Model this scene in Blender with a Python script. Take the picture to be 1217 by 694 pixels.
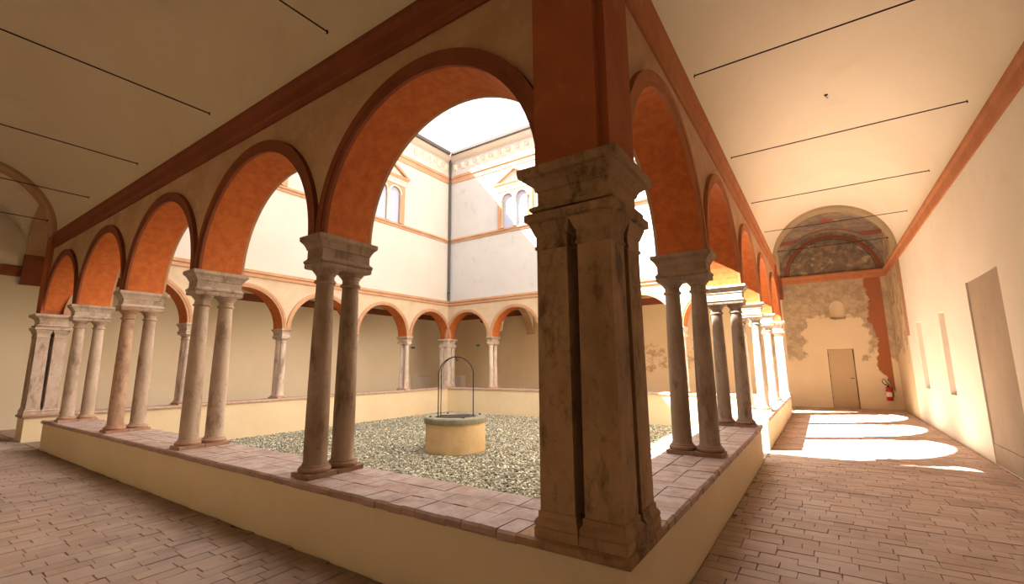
import bpy, bmesh, math, random
import numpy as np
from mathutils import Vector, Matrix

random.seed(7)
rng = np.random.default_rng(7)
for o in list(bpy.data.objects):
    bpy.data.objects.remove(o, do_unlink=True)
scene = bpy.context.scene
COL = scene.collection

# ------------------------------------------------------------------ camera
FPX = 537.48
CAM = Vector((1.294, -2.815, 1.583))
yw, pt, ro = [math.radians(v) for v in (34.166, 9.213, -0.561)]
FW = Vector((-math.sin(yw) * math.cos(pt), math.cos(yw) * math.cos(pt), math.sin(pt)))
RT = Vector((math.cos(yw), math.sin(yw), 0))
UP = RT.cross(FW)
RT, UP = math.cos(ro) * RT + math.sin(ro) * UP, math.cos(ro) * UP - math.sin(ro) * RT
cd = bpy.data.cameras.new('camera')
cd.sensor_width = 36
cd.sensor_fit = 'HORIZONTAL'
cd.lens = FPX / 1217 * 36
cd.clip_start = 0.05
cam = bpy.data.objects.new('camera', cd)
COL.objects.link(cam)
M4 = Matrix((RT, UP, -FW)).transposed().to_4x4()
M4.translation = CAM
cam.matrix_world = M4
scene.camera = cam

def project(p):
    v = Vector(p) - CAM
    z = v.dot(FW)
    if z < 0.05:
        return None
    return 608.5 + FPX * v.dot(RT) / z, 347 - FPX * v.dot(UP) / z

# ------------------------------------------------------------------ sky, sun, exposure
w = bpy.data.worlds.new('sky')
scene.world = w
w.use_nodes = True
bg = w.node_tree.nodes['Background']
bg.inputs[0].default_value = (0.98, 0.97, 0.97, 1)
bg.inputs[1].default_value = 0.85
sl = bpy.data.lights.new('sun', 'SUN')
sl.energy = 12.0
sl.angle = math.radians(0.53)
sl.color = (1.0, 0.95, 0.87)
sun = bpy.data.objects.new('sun', sl)
COL.objects.link(sun)
sun.location = (-30, -20, 40)
sun.rotation_euler = Vector((0.826, 0.487, -1.0)).to_track_quat('-Z', 'Y').to_euler()
scene.view_settings.view_transform = 'Standard'
scene.view_settings.look = 'None'
scene.view_settings.gamma = 1
scene.view_settings.use_curve_mapping = False
scene.view_settings.exposure = 2.12

# ------------------------------------------------------------------ materials
class NT:
    def __init__(self, name):
        self.mat = bpy.data.materials.new(name)
        self.mat.use_nodes = True
        self.t = self.mat.node_tree
        self.b = self.t.nodes['Principled BSDF']
        self.tc = self.t.nodes.new('ShaderNodeTexCoord')
        self._xyz = None
    def lk(self, a, b):
        self.t.links.new(a, b)
    def put(self, sock, v):
        if hasattr(v, 'is_output') or isinstance(v, bpy.types.NodeSocket):
            self.lk(v, sock)
        elif isinstance(v, (tuple, list)) and len(v) == 3 and len(sock.default_value) == 4:
            sock.default_value = (*v, 1)
        else:
            sock.default_value = v
    def m(self, op, a, b=None, clamp=False):
        n = self.t.nodes.new('ShaderNodeMath')
        n.operation = op
        n.use_clamp = clamp
        self.put(n.inputs[0], a)
        if b is not None:
            self.put(n.inputs[1], b)
        return n.outputs[0]
    def noise(self, scale, detail=4, rough=0.55, stretch=None, off=None):
        n = self.t.nodes.new('ShaderNodeTexNoise')
        n.inputs['Scale'].default_value = scale
        n.inputs['Detail'].default_value = detail
        n.inputs['Roughness'].default_value = rough
        src = self.tc.outputs['Object']
        if stretch or off:
            mp = self.t.nodes.new('ShaderNodeMapping')
            if stretch:
                mp.inputs['Scale'].default_value = stretch
            if off:
                mp.inputs['Location'].default_value = off
            self.lk(src, mp.inputs[0])
            src = mp.outputs[0]
        self.lk(src, n.inputs['Vector'])
        return n.outputs['Fac']
    def xyz(self):
        if not self._xyz:
            s = self.t.nodes.new('ShaderNodeSeparateXYZ')
            self.lk(self.tc.outputs['Object'], s.inputs[0])
            self._xyz = s.outputs
        return self._xyz
    def step(self, v, a, b):
        n = self.t.nodes.new('ShaderNodeMapRange')
        n.interpolation_type = 'SMOOTHSTEP'
        self.put(n.inputs['Value'], v)
        n.inputs['From Min'].default_value = a
        n.inputs['From Max'].default_value = b
        return n.outputs['Result']
    def mix(self, f, a, b, mode='MIX'):
        n = self.t.nodes.new('ShaderNodeMix')
        n.data_type = 'RGBA'
        n.blend_type = mode
        self.put(n.inputs[0], f)
        self.put(n.inputs[6], a)
        self.put(n.inputs[7], b)
        return n.outputs[2]
    def bump(self, h, strength, dist=0.01):
        n = self.t.nodes.new('ShaderNodeBump')
        n.inputs['Strength'].default_value = strength
        n.inputs['Distance'].default_value = dist
        self.lk(h, n.inputs['Height'])
        self.lk(n.outputs[0], self.b.inputs['Normal'])
    def done(self, col, rough=0.85, spec=0.25):
        self.put(self.b.inputs['Base Color'], col)
        self.put(self.b.inputs['Roughness'], rough)
        self.b.inputs['Specular IOR Level'].default_value = spec
        return self.mat

def plaster(name, c1, c2, c3=None, scale=0.8, bump=0.25, rough=0.9):
    n = NT(name)
    f = n.step(n.noise(scale, 6, 0.6), 0.32, 0.68)
    col = n.mix(f, c1, c2)
    if c3:
        g = n.step(n.noise(scale * 2.7, 7, 0.65, off=(5, 3, 9)), 0.55, 0.72)
        col = n.mix(n.m('MULTIPLY', g, 0.6), col, c3)
    n.bump(n.noise(14, 6, 0.6), bump, 0.01)
    return n.done(col, rough)

M = {}
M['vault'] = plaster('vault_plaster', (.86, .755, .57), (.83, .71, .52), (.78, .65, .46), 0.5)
M['wall'] = plaster('cream_wall_plaster', (.86, .77, .59), (.82, .72, .54), (.85, .78, .62), 0.6)
M['court_plaster'] = plaster('courtyard_wall_plaster', (.56, .515, .46), (.535, .485, .425), (.49, .44, .385), 0.45)
M['court_spandrel'] = plaster('courtyard_spandrel_plaster', (.56, .44, .31), (.50, .37, .25), (.44, .34, .25), 2.2)
M['vault_east'] = plaster('bounce_lit_vault_plaster', (.86, .79, .65), (.83, .75, .60), (.80, .70, .54), 0.5)  # paler copy of the vault plaster, bounced sunlight put into the colour
M['court_grey'] = plaster('stained_grey_wall_plaster', (.54, .52, .50), (.50, .485, .465), (.38, .37, .36), 0.8)
M['parapet'] = plaster('parapet_plaster', (.78, .64, .42), (.74, .59, .38), (.70, .57, .38), 0.9)
M['spandrel'] = plaster('spandrel_plaster', (.62, .40, .235), (.52, .31, .175), (.66, .50, .34), 1.8)
M['arch_red'] = plaster('orange_red_arch_plaster', (.58, .165, .04), (.47, .12, .03), (.64, .23, .07), 9.0, .4)
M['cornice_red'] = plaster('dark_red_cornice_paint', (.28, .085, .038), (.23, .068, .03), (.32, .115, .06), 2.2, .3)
M['pilaster_red'] = plaster('red_pilaster_plaster', (.44, .13, .05), (.36, .10, .04), (.48, .17, .08), 2.2, .3)
M['arch_olive'] = plaster('olive_arch_plaster', (.46, .37, .23), (.40, .31, .19), None, 2, .3)
M['slit_plaster'] = plaster('slit_recess_plaster', (.62, .53, .43), (.57, .48, .38), None, 2, .2)
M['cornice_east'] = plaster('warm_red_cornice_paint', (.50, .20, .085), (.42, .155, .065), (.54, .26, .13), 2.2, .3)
M['band_orange'] = plaster('orange_stringcourse_paint', (.50, .29, .17), (.43, .235, .13), (.55, .37, .25), 2.0, .2)
M['garland'] = plaster('pale_relief_plaster', (.66, .60, .49), (.60, .53, .41), None, 3, .2)
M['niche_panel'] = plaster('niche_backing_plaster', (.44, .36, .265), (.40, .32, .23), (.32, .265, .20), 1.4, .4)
M['white_box'] = plaster('white_box_plaster', (.80, .74, .64), (.76, .69, .58), None, 1.5, .1)

def stone(name, c1, c2, c3, rnd=True, strength=.8):
    n = NT(name)
    oi = n.t.nodes.new('ShaderNodeObjectInfo')
    # every block samples its own part of the rock
    off = n.t.nodes.new('ShaderNodeVectorMath')
    off.operation = 'SCALE'
    off.inputs[0].default_value = (17.0, 9.0, 5.0)
    n.lk(oi.outputs['Random'], off.inputs['Scale'])
    add = n.t.nodes.new('ShaderNodeVectorMath')
    n.lk(n.tc.outputs['Object'], add.inputs[0])
    n.lk(off.outputs[0], add.inputs[1])
    def ns(scale, det, rough, st, sh):
        k = n.t.nodes.new('ShaderNodeTexNoise')
        k.inputs['Scale'].default_value = scale
        k.inputs['Detail'].default_value = det
        k.inputs['Roughness'].default_value = rough
        mp = n.t.nodes.new('ShaderNodeMapping')
        mp.inputs['Scale'].default_value = st
        mp.inputs['Location'].default_value = sh
        n.lk(add.outputs[0], mp.inputs[0])
        n.lk(mp.outputs[0], k.inputs['Vector'])
        return k.outputs['Fac']
    f = n.step(ns(2.6, 7, .65, (1, 1, .5), (0, 0, 0)), .36, .64)
    g = n.step(ns(3.4, 8, .7, (1.4, 1.4, .55), (3, 1, 4)), .50, .68)
    h = n.step(ns(16, 8, .75, (1, 1, 1), (7, 1, 2)), .52, .72)
    col = n.mix(f, c1, c2)
    col = n.mix(n.m('MULTIPLY', g, strength), col, c3)
    col = n.mix(n.m('MULTIPLY', h, .45), col, tuple(v * .8 for v in c3))
    if rnd:
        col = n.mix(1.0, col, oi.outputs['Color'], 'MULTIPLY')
    n.bump(n.m('ADD', n.noise(22, 8, .7), n.m('MULTIPLY', h, -.5)), .55, .012)
    return n.done(col, .8, .3)

M['stone'] = stone('grey_brown_stone', (.54, .465, .395), (.42, .34, .275), (.22, .16, .115), strength=.85)
M['stone_base'] = stone('reddish_stone_base', (.48, .35, .27), (.40, .265, .19), (.26, .18, .13))
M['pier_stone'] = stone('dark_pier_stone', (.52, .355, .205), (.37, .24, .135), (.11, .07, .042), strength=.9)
M['well_rim'] = stone('greenish_well_stone', (.27, .25, .18), (.21, .20, .145), (.15, .14, .10))
M['well_drum'] = plaster('ochre_well_plaster', (.62, .46, .26), (.52, .37, .20), (.44, .32, .19), 2.2, .4)

def brick_mat(name, use_attr):
    n = NT(name)
    if use_attr:
        a = n.t.nodes.new('ShaderNodeAttribute')
        a.attribute_name = 'tint'
        base = a.outputs['Color']
    else:
        oi = n.t.nodes.new('ShaderNodeObjectInfo')
        base = oi.outputs['Color']
    geo = n.t.nodes.new('ShaderNodeNewGeometry')
    def wn(scale, off):
        k = n.t.nodes.new('ShaderNodeTexNoise')
        k.inputs['Scale'].default_value = scale
        k.inputs['Detail'].default_value = 6
        k.inputs['Roughness'].default_value = .65
        mp = n.t.nodes.new('ShaderNodeMapping')
        mp.inputs['Location'].default_value = off
        n.lk(geo.outputs['Position'], mp.inputs[0])
        n.lk(mp.outputs[0], k.inputs['Vector'])
        return k.outputs['Fac']
    stain = n.step(wn(1.1, (2, 7, 0)), .46, .68)
    fine = n.step(wn(30, (1, 2, 3)), .3, .7)
    col = n.mix(n.m('MULTIPLY', stain, .5), base, (.26, .18, .14))
    sp = n.t.nodes.new('ShaderNodeSeparateXYZ')
    n.lk(geo.outputs['Position'], sp.inputs[0])
    blot = wn(2.3, (9, 4, 1))
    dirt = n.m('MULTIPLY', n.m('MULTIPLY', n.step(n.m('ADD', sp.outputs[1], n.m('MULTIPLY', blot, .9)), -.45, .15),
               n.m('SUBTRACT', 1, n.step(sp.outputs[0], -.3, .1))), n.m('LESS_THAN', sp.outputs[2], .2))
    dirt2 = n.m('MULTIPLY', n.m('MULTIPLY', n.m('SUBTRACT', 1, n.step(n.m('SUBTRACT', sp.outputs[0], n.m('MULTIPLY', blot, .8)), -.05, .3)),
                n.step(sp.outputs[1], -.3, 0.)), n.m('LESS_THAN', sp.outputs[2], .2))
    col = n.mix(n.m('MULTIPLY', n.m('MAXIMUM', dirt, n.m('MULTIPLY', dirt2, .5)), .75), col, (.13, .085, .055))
    col = n.mix(n.m('MULTIPLY', fine, .25), col, (.56, .42, .31))
    n.bump(wn(45, (0, 0, 0)), .5, .006)
    return n.done(col, n.m('ADD', .50, n.m('MULTIPLY', fine, .3)), .35)

M['brick'] = brick_mat('worn_brick', False)
M['brick_field'] = brick_mat('worn_brick_field', True)
M['mortar'] = plaster('earth_joint', (.11, .075, .055), (.40, .29, .225), None, 1.3, .5)
n = NT('gravel_stone')
a = n.t.nodes.new('ShaderNodeAttribute')
a.attribute_name = 'tint'
M['pebble'] = n.done(a.outputs['Color'], .8, .3)
M['soil'] = plaster('gravel_bed', (.20, .19, .15), (.27, .25, .19), None, 4, .6)

def simple(name, col, rough=.5, metal=0.0, bump=0):
    n = NT(name)
    f = n.noise(8, 4)
    c = n.mix(n.m('MULTIPLY', f, .35), col, tuple(x * .75 for x in col))
    n.b.inputs['Metallic'].default_value = metal
    if bump:
        n.bump(n.noise(40, 4), bump)
    return n.done(c, rough)

M['iron'] = simple('black_iron', (.025, .022, .02), .6, .3)
M['gutter'] = simple('dark_gutter_metal', (.10, .095, .09), .5, .4)
M['pane'] = simple('pale_blue_pane_reflection', (.40, .44, .56), .3)  # bluish curtain reflection painted into the pane colour
M['ext_red'] = simple('extinguisher_red', (.55, .02, .02), .3)
M['ext_black'] = simple('black_rubber', (.02, .02, .02), .5)
M['label_white'] = simple('white_label', (.8, .8, .78), .5)
M['door_paint'] = plaster('door_ochre_paint', (.56, .42, .24), (.53, .39, .22), None, 1.2, .08, .6)
M['sign_green'] = simple('sign_green', (.05, .25, .12), .4)
M['roof'] = simple('terracotta_roof', (.42, .18, .10), .9)
M['grate'] = simple('rusty_well_cover', (.36, .26, .22), .8, 0)

# end wall of the gallery: cream patch, remains of old plaster, red band, lunette fresco
def endwall_mat():
    n = NT('frescoed_end_wall')
    x, y, z = n.xyz()
    n1 = n.noise(1.6, 8, .7)
    n2 = n.noise(5, 8, .7, off=(3, 3, 3))
    cream = n.mix(n.step(n.noise(.8, 6), .35, .65), (.78, .64, .42), (.74, .60, .38))
    old = n.mix(n.step(n2, .35, .62), (.58, .46, .29), (.40, .30, .19))
    old = n.mix(n.m('MULTIPLY', n.step(n1, .5, .62), .6), old, (.52, .40, .26))
    jit = n.m('MULTIPLY', n.m('SUBTRACT', n1, .5), 1.6)
    zz = n.m('ADD', z, jit)
    xx = n.m('ADD', x, n.m('MULTIPLY', jit, .8))
    top = n.step(zz, 3.12, 3.2)
    left = n.m('MULTIPLY', n.m('SUBTRACT', 1, n.step(xx, .84, .9)), n.step(zz, 1.75, 1.85))
    right = n.m('MULTIPLY', n.step(xx, 2.5, 2.58), n.step(zz, 1.75, 1.85))
    mo = n.m('MAXIMUM', n.m('MAXIMUM', top, left), right)
    inb = n.step(x, .2, .22)
    mo = n.m('MULTIPLY', mo, inb)
    col = n.mix(mo, cream, old)
    red = n.m('MULTIPLY', n.m('MULTIPLY', n.step(n.m('ADD', x, n.m('MULTIPLY', jit, .55)), 2.74, 2.79),
              n.m('SUBTRACT', 1, n.step(x, 3.18, 3.2))), n.step(n.m('ADD', n.m('ADD', z, n.m('MULTIPLY', jit, 1.2)), n.m('MULTIPLY', n.m('SUBTRACT', x, 3.0), 2.0)), 1.05, 1.15))
    redc = n.mix(n.step(n2, .4, .65), (.40, .135, .05), (.33, .145, .075))
    col = n.mix(red, col, redc)
    # lunette
    fz = n.m('MULTIPLY', n.step(z, 4.6, 4.62), inb)
    f1 = n.step(n.noise(2.4, 7, .65, off=(9, 0, 4)), .38, .62)
    f2 = n.step(n.noise(4.5, 7, .6, off=(2, 8, 1)), .45, .6)
    fr = n.mix(f1, (.20, .15, .10), (.36, .26, .16))
    fr = n.mix(n.m('MULTIPLY', f2, .8), fr, (.15, .135, .11))
    fr = n.mix(n.m('MULTIPLY', n.step(n.noise(3.3, 6, .6, off=(7, 1, 7)), .57, .66), .8), fr, (.50, .38, .25))
    dx = n.m('SUBTRACT', x, 1.83)
    dz = n.m('SUBTRACT', z, 4.74)
    rr = n.m('SQRT', n.m('ADD', n.m('MULTIPLY', dx, dx), n.m('MULTIPLY', dz, dz)))
    ring = n.m('SUBTRACT', 1, n.step(n.m('ABSOLUTE', n.m('SUBTRACT', rr, 1.40)), .055, .065))
    fr = n.mix(ring, fr, (.27, .095, .05))
    edge = n.m('SUBTRACT', 1, n.step(n.m('ABSOLUTE', n.m('SUBTRACT', rr, 1.31)), .012, .02))
    fr = n.mix(edge, fr, (.10, .08, .07))
    col = n.mix(fz, col, fr)
    # remains of painting on the next bays of the wall
    p = n.m('MULTIPLY', n.step(n.m('ADD', z, jit), 1.2, 1.3), n.m('SUBTRACT', 1, n.step(n.m('ADD', z, jit), 2.4, 2.6)))
    p = n.m('MULTIPLY', p, n.m('MULTIPLY', n.step(xx, -5.6, -5.4), n.m('SUBTRACT', 1, n.step(xx, -2.6, -2.4))))
    p = n.m('MULTIPLY', p, n.step(n2, .47, .56))
    col = n.mix(n.m('MULTIPLY', p, .7), col, (.42, .24, .12))
    n.bump(n.m('ADD', n.noise(14, 6), n.m('MULTIPLY', mo, -.5)), .3, .02)
    return n.done(col, .9)

M['endwall'] = endwall_mat()

def fresco_vault():
    n = NT('frescoed_corner_vault')
    x, y, z = n.xyz()
    f1 = n.step(n.noise(2.0, 7, .65), .38, .62)
    fr = n.mix(f1, (.22, .185, .15), (.36, .275, .185))
    f2 = n.step(n.noise(5, 7, .65, off=(4, 4, 4)), .45, .65)
    fr = n.mix(n.m('MULTIPLY', f2, .7), fr, (.20, .15, .11))
    b = n.m('SUBTRACT', 1, n.step(n.m('ABSOLUTE', n.m('SUBTRACT', y, 16.55)), .07, .085))
    fr = n.mix(b, fr, (.25, .10, .06))
    dx = n.m('SUBTRACT', x, 1.83)
    dy = n.m('SUBTRACT', y, 15.3)
    d = n.m('SQRT', n.m('ADD', n.m('MULTIPLY', dx, dx), n.m('MULTIPLY', dy, dy)))
    fr = n.mix(n.m('SUBTRACT', 1, n.step(d, .2, .23)), fr, (.38, .11, .05))
    n.bump(n.noise(14, 6), .3, .01)
    return n.done(fr, .9)

M['fresco_vault'] = fresco_vault()

def eastwall_mat():
    n = NT('right_wall_plaster')
    x, y, z = n.xyz()
    f = n.step(n.noise(.6, 6, .6), .32, .68)
    col = n.mix(f, (.86, .81, .70), (.83, .765, .64))
    pk = n.step(n.noise(1.6, 7, .65, off=(5, 3, 9)), .54, .7)
    col = n.mix(n.m('MULTIPLY', pk, .45), col, (.84, .68, .50))
    n1 = n.noise(2.2, 8, .7)
    endb = n.step(y, 14.2, 14.26)
    st = n.mix(n.step(n1, .42, .6), (.62, .48, .29), (.40, .29, .18))
    st = n.mix(n.m('SUBTRACT', 1, n.step(n.m('ADD', z, n.m('MULTIPLY', n.m('SUBTRACT', n1, .5), 4)), 2.1, 2.3)), st, (.66, .51, .31))
    col = n.mix(endb, col, st)
    n.bump(n.noise(14, 6), .25, .01)
    return n.done(col, .9)

M['eastwall'] = eastwall_mat()

# ------------------------------------------------------------------ mesh helpers
class MB:
    def __init__(self):
        self.v, self.f, self.mi, self.tint = [], [], [], []
    def quad(self, a, b, c, d, mi=0):
        i = len(self.v)
        self.v += [a, b, c, d]
        self.f.append((i, i + 1, i + 2, i + 3))
        self.mi.append(mi)
    def box(self, x0, x1, y0, y1, z0, z1, mi=0):
        i = len(self.v)
        self.v += [(x0, y0, z0), (x1, y0, z0), (x1, y1, z0), (x0, y1, z0), (x0, y0, z1), (x1, y0, z1), (x1, y1, z1), (x0, y1, z1)]
        for q in ((0, 3, 2, 1), (4, 5, 6, 7), (0, 1, 5, 4), (1, 2, 6, 5), (2, 3, 7, 6), (3, 0, 4, 7)):
            self.f.append(tuple(i + k for k in q))
            self.mi.append(mi)
    def loft(self, rings, mi=0, caps=True):
        n = len(rings[0])
        b = len(self.v)
        for r in rings:
            self.v += [tuple(p) for p in r]
        for k in range(len(rings) - 1):
            for j in range(n):
                a, c = b + k * n + j, b + k * n + (j + 1) % n
                self.f.append((a, c, c + n, a + n))
                self.mi.append(mi)
        if caps:
            self.f.append(tuple(b + j for j in range(n))[::-1])
            self.mi.append(mi)
            e = b + (len(rings) - 1) * n
            self.f.append(tuple(e + j for j in range(n)))
            self.mi.append(mi)
    def lathe(self, prof, cx=0, cy=0, seg=28, mi=0, caps=True):
        self.loft([[(cx + r * math.cos(2 * math.pi * j / seg), cy + r * math.sin(2 * math.pi * j / seg), z) for j in range(seg)] for r, z in prof], mi, caps)
    def rect(self, prof, cx=0, cy=0, mi=0):
        self.loft([[(cx - hx, cy - hy, z), (cx + hx, cy - hy, z), (cx + hx, cy + hy, z), (cx - hx, cy + hy, z)] for hx, hy, z in prof], mi)
    def tube(self, pts, r, seg=8, mi=0):
        pts = [Vector(p) for p in pts]
        rings = []
        for i, p in enumerate(pts):
            t = (pts[min(i + 1, len(pts) - 1)] - pts[max(i - 1, 0)]).normalized()
            u = t.cross(Vector((0.3, .2, 1)) if abs(t.z) < .95 else Vector((1, .13, 0))).normalized()
            v = t.cross(u)
            rings.append([p + r * (math.cos(2 * math.pi * j / seg) * u + math.sin(2 * math.pi * j / seg) * v) for j in range(seg)])
        self.loft(rings, mi)
    def build(self, name, mats, parent=None, T=None, smooth=0, loc=None):
        me = bpy.data.meshes.new(name)
        vs = self.v if T is None else [T(p) for p in self.v]
        me.from_pydata([tuple(p) for p in vs], [], self.f)
        if not isinstance(mats, (list, tuple)):
            mats = [mats]
        for m_ in mats:
            me.materials.append(M[m_])
        me.polygons.foreach_set('material_index', self.mi)
        bm = bmesh.new()
        bm.from_mesh(me)
        bmesh.ops.remove_doubles(bm, verts=bm.verts, dist=1e-5)
        bmesh.ops.recalc_face_normals(bm, faces=bm.faces)
        if smooth:
            for fc in bm.faces:
                fc.smooth = True
            for e in bm.edges:
                if len(e.link_faces) == 2 and e.calc_face_angle(0) > math.radians(smooth):
                    e.smooth = False
        bm.to_mesh(me)
        bm.free()
        o = bpy.data.objects.new(name, me)
        COL.objects.link(o)
        o.parent = parent
        if loc:
            o.location = loc
        return o

def empty(name, loc, rz=0):
    o = bpy.data.objects.new(name, None)
    COL.objects.link(o)
    o.location = loc
    o.rotation_euler = (0, 0, rz)
    o.empty_display_size = .2
    return o

def tag(o, label=None, cat=None, group=None, kind=None):
    if label: o['label'] = label
    if cat: o['category'] = cat
    if group: o['group'] = group
    if kind: o['kind'] = kind
    return o

def copy_tree(o, parent=None):
    c = o.copy()
    COL.objects.link(c)
    c.parent = parent
    for ch in list(o.children):
        copy_tree(ch, c)
    return c

def set_color(o, c):
    o.color = c
    for ch in o.children:
        set_color(ch, c)

# the four wings are the south one turned about the centre of the court
SIDES = ['south', 'east', 'north', 'west']
def TR(k):
    def f(p):
        x, y = p[0] + 7, p[1] - 7
        for _ in range(k):
            x, y = -y, x
        return (x - 7, y + 7, p[2])
    return f

G = -0.52          # court level
ZP = 0.57          # parapet top
ZS = 2.885         # springing of the arches
ZC = 4.80          # springing of the vaults
OUT = -3.36        # outer wall (south local y)
END = -3.10        # same, measured at the far end walls
R1 = 1.555
YC = -1.805

# ------------------------------------------------------------------ floor
fl = MB()
fl.box(-17.6, 3.6, -3.6, -.30, -.62, -.014)
fl.box(.30, 3.6, -.30, 17.4, -.62, -.014)
fl.box(-17.6, .30, 14.30, 17.4, -.62, -.004, 1)
fl.box(-17.6, -14.30, -.30, 14.30, -.62, -.004, 1)
fl.box(-13.5, -12.0, -.30, .34, -.62, -.014)
fl.box(-.34, .30, 5.95, 6.95, -.62, -.014)
M['far_brick'] = plaster('far_brick_paving', (.52, .38, .29), (.46, .32, .24), None, 6, .4)
floor = tag(fl.build('floor', ['mortar', 'far_brick']), kind='structure')

def brick_tint():
    base = random.choice([(.53, .39, .31), (.51, .37, .29), (.56, .43, .355), (.49, .34, .265), (.54, .41, .345), (.47, .34, .28), (.54, .385, .295)])
    k = random.uniform(.94, 1.06)
    return tuple(c * k for c in base)

def brick_geo(hx, hy, h, ch, jit=0.0):
    j = lambda: random.uniform(-jit, jit)
    lo = [(-hx + j(), -hy + j(), 0), (hx + j(), -hy + j(), 0), (hx + j(), hy + j(), 0), (-hx + j(), hy + j(), 0)]
    mid = [(x, y, h - ch) for x, y, _ in lo]
    top = [(x - math.copysign(ch, x), y - math.copysign(ch, y), h) for x, y, _ in lo]
    v = lo + mid + top
    f = [(8, 9, 10, 11)]
    for b in (0, 4):
        for q in range(4):
            f.append((b + q, b + (q + 1) % 4, b + 4 + (q + 1) % 4, b + 4 + q))
    return v, f

bricks = []      # (x, y, along_x, length)
BW, BL, JT = .135, .27, .0045
y = -3.34
r = 0
while y < 17.2:
    x = .33 - random.uniform(0, BL) - (BL / 2 if r % 2 else 0)
    while x < 3.34:
        nl = random.choice((.25, .265, .27, .28, .29, .14 if random.random() < .15 else .27))
        a, b = max(x, .335 if y > -.34 else -.3), min(x + nl, 3.35)
        if b - a > .05:
            bricks.append(((a + b) / 2, y + BW / 2, True, b - a))
        x += nl
    y += BW
    r += 1
x = .33
r = 0
while x > -17.1:
    yy = -3.34 - random.uniform(0, .04) - (BL / 2 if r % 2 else 0)
    while yy < -.34:
        nl = random.choice((.25, .265, .27, .28, .29, .14 if random.random() < .15 else .27))
        a, b = max(yy, -3.35), min(yy + nl, -.335)
        if b - a > .05:
            bricks.append((x - BW / 2, (a + b) / 2, False, b - a))
        yy += nl
    x -= BW
    r += 1
for xx in np.arange(-13.45, -12.05, BW):
    for yy in (-.2, .08, .25):
        bricks.append((xx + BW / 2, yy, False, .25 if yy < .2 else .12))
for yy in np.arange(5.97, 6.93, BW):
    for xx in (.2, -.08, -.25):
        bricks.append((xx, yy + BW / 2, True, .25 if xx > -.2 else .12))
bricks = [b for b in bricks if b[0] > -12.2 or b[1] < .3]
def vis_size(b):
    p = project((b[0], b[1], 0))
    if not p or not (-15 < p[0] < 1232 and 0 < p[1] < 712):
        return 0
    if b[3] < .2:
        return 0
    d = (Vector((b[0], b[1], 0)) - CAM).length
    # hidden behind the parapets?
    return 1 / d
order = sorted(range(len(bricks)), key=lambda i: -vis_size(bricks[i]))
single = set(i for i in order[:300] if vis_size(bricks[i]) > 0)
proto = []
for k in range(6):
    v, f = brick_geo((BL - JT) / 2, (BW - JT) / 2, .018, .0025, .0035)
    me = bpy.data.meshes.new('brick')
    me.from_pydata(v, [], f)
    me.materials.append(M['brick'])
    proto.append(me)
fv, ff, ft = [], [], []
for i, (x, y, ax, ln) in enumerate(bricks):
    dz = random.uniform(-.004, .003)
    t = brick_tint()
    rz = random.uniform(-.012, .012) + (0 if ax else math.pi / 2)
    if i in single:
        o = bpy.data.objects.new('brick', random.choice(proto))
        COL.objects.link(o)
        o.parent = floor
        o.location = (x, y, -.018 + dz)
        o.rotation_euler = (random.uniform(-.006, .006), random.uniform(-.006, .006), rz)
        o.scale = (ln / BL, 1, 1)
        o.color = (*t, 1)
    else:
        v, f = brick_geo((ln - JT) / 2, (BW - JT) / 2, .018, .0025, .0035)
        c, s = math.cos(rz), math.sin(rz)
        b0 = len(fv)
        fv += [(x + c * p[0] - s * p[1], y + s * p[0] + c * p[1], p[2] - .018 + dz) for p in v]
        ff += [tuple(b0 + q for q in ff_) for ff_ in f]
        ft += [t] * len(v)
def tint_mesh(name, v, f, t, mat, parent=None):
    me = bpy.data.meshes.new(name)
    me.from_pydata(v, [], f)
    at = me.color_attributes.new('tint', 'FLOAT_COLOR', 'POINT')
    arr = np.ones((len(v), 4), dtype=np.float32)
    arr[:, :3] = np.array(t, dtype=np.float32)
    at.data.foreach_set('color', arr.ravel())
    me.materials.append(M[mat])
    o = bpy.data.objects.new(name, me)
    COL.objects.link(o)
    o.parent = parent
    return o
tag(tint_mesh('brick_paving', fv, ff, ft, 'brick_field', floor), kind='stuff')

# ------------------------------------------------------------------ court ground and gravel
cg = MB()
cg.box(-14.2, .2, -.2, 14.2, -.75, G - .03)
tag(cg.build('ground_court', 'soil'), kind='structure')
ico = bmesh.new()
bmesh.ops.create_icosphere(ico, subdivisions=1, radius=1)
iv = np.array([v.co[:] for v in ico.verts])
ifc = np.array([[v.index for v in f.verts] for f in ico.faces])
ico.free()
NP = 70000
px = rng.uniform(-13.61, -.39, NP)
py = rng.uniform(.39, 13.61, NP)
keep = (px + 6.72) ** 2 + (py - 6.34) ** 2 > .84 ** 2
px, py = px[keep], py[keep]
NP = len(px)
sz = rng.uniform(.018, .040, NP)
sc = np.stack([sz * rng.uniform(.8, 1.35, NP), sz * rng.uniform(.55, .9, NP), sz * rng.uniform(.35, .6, NP)], 1)
an = rng.uniform(0, 2 * np.pi, NP)
tl = rng.normal(0, .35, (NP, 2))
P = iv[None] * sc[:, None] * rng.uniform(.75, 1.2, (NP, len(iv), 1))
P[..., 2] += P[..., 0] * tl[:, :1] + P[..., 1] * tl[:, 1:]
c, s = np.cos(an)[:, None], np.sin(an)[:, None]
X = P[..., 0] * c - P[..., 1] * s + px[:, None]
Y = P[..., 0] * s + P[..., 1] * c + py[:, None]
Z = P[..., 2] + (G - .018 + rng.uniform(-.01, .012, NP))[:, None]
V = np.stack([X, Y, Z], -1).reshape(-1, 3)
F = (ifc[None] + (np.arange(NP) * len(iv))[:, None, None]).reshape(-1, 3)
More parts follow.
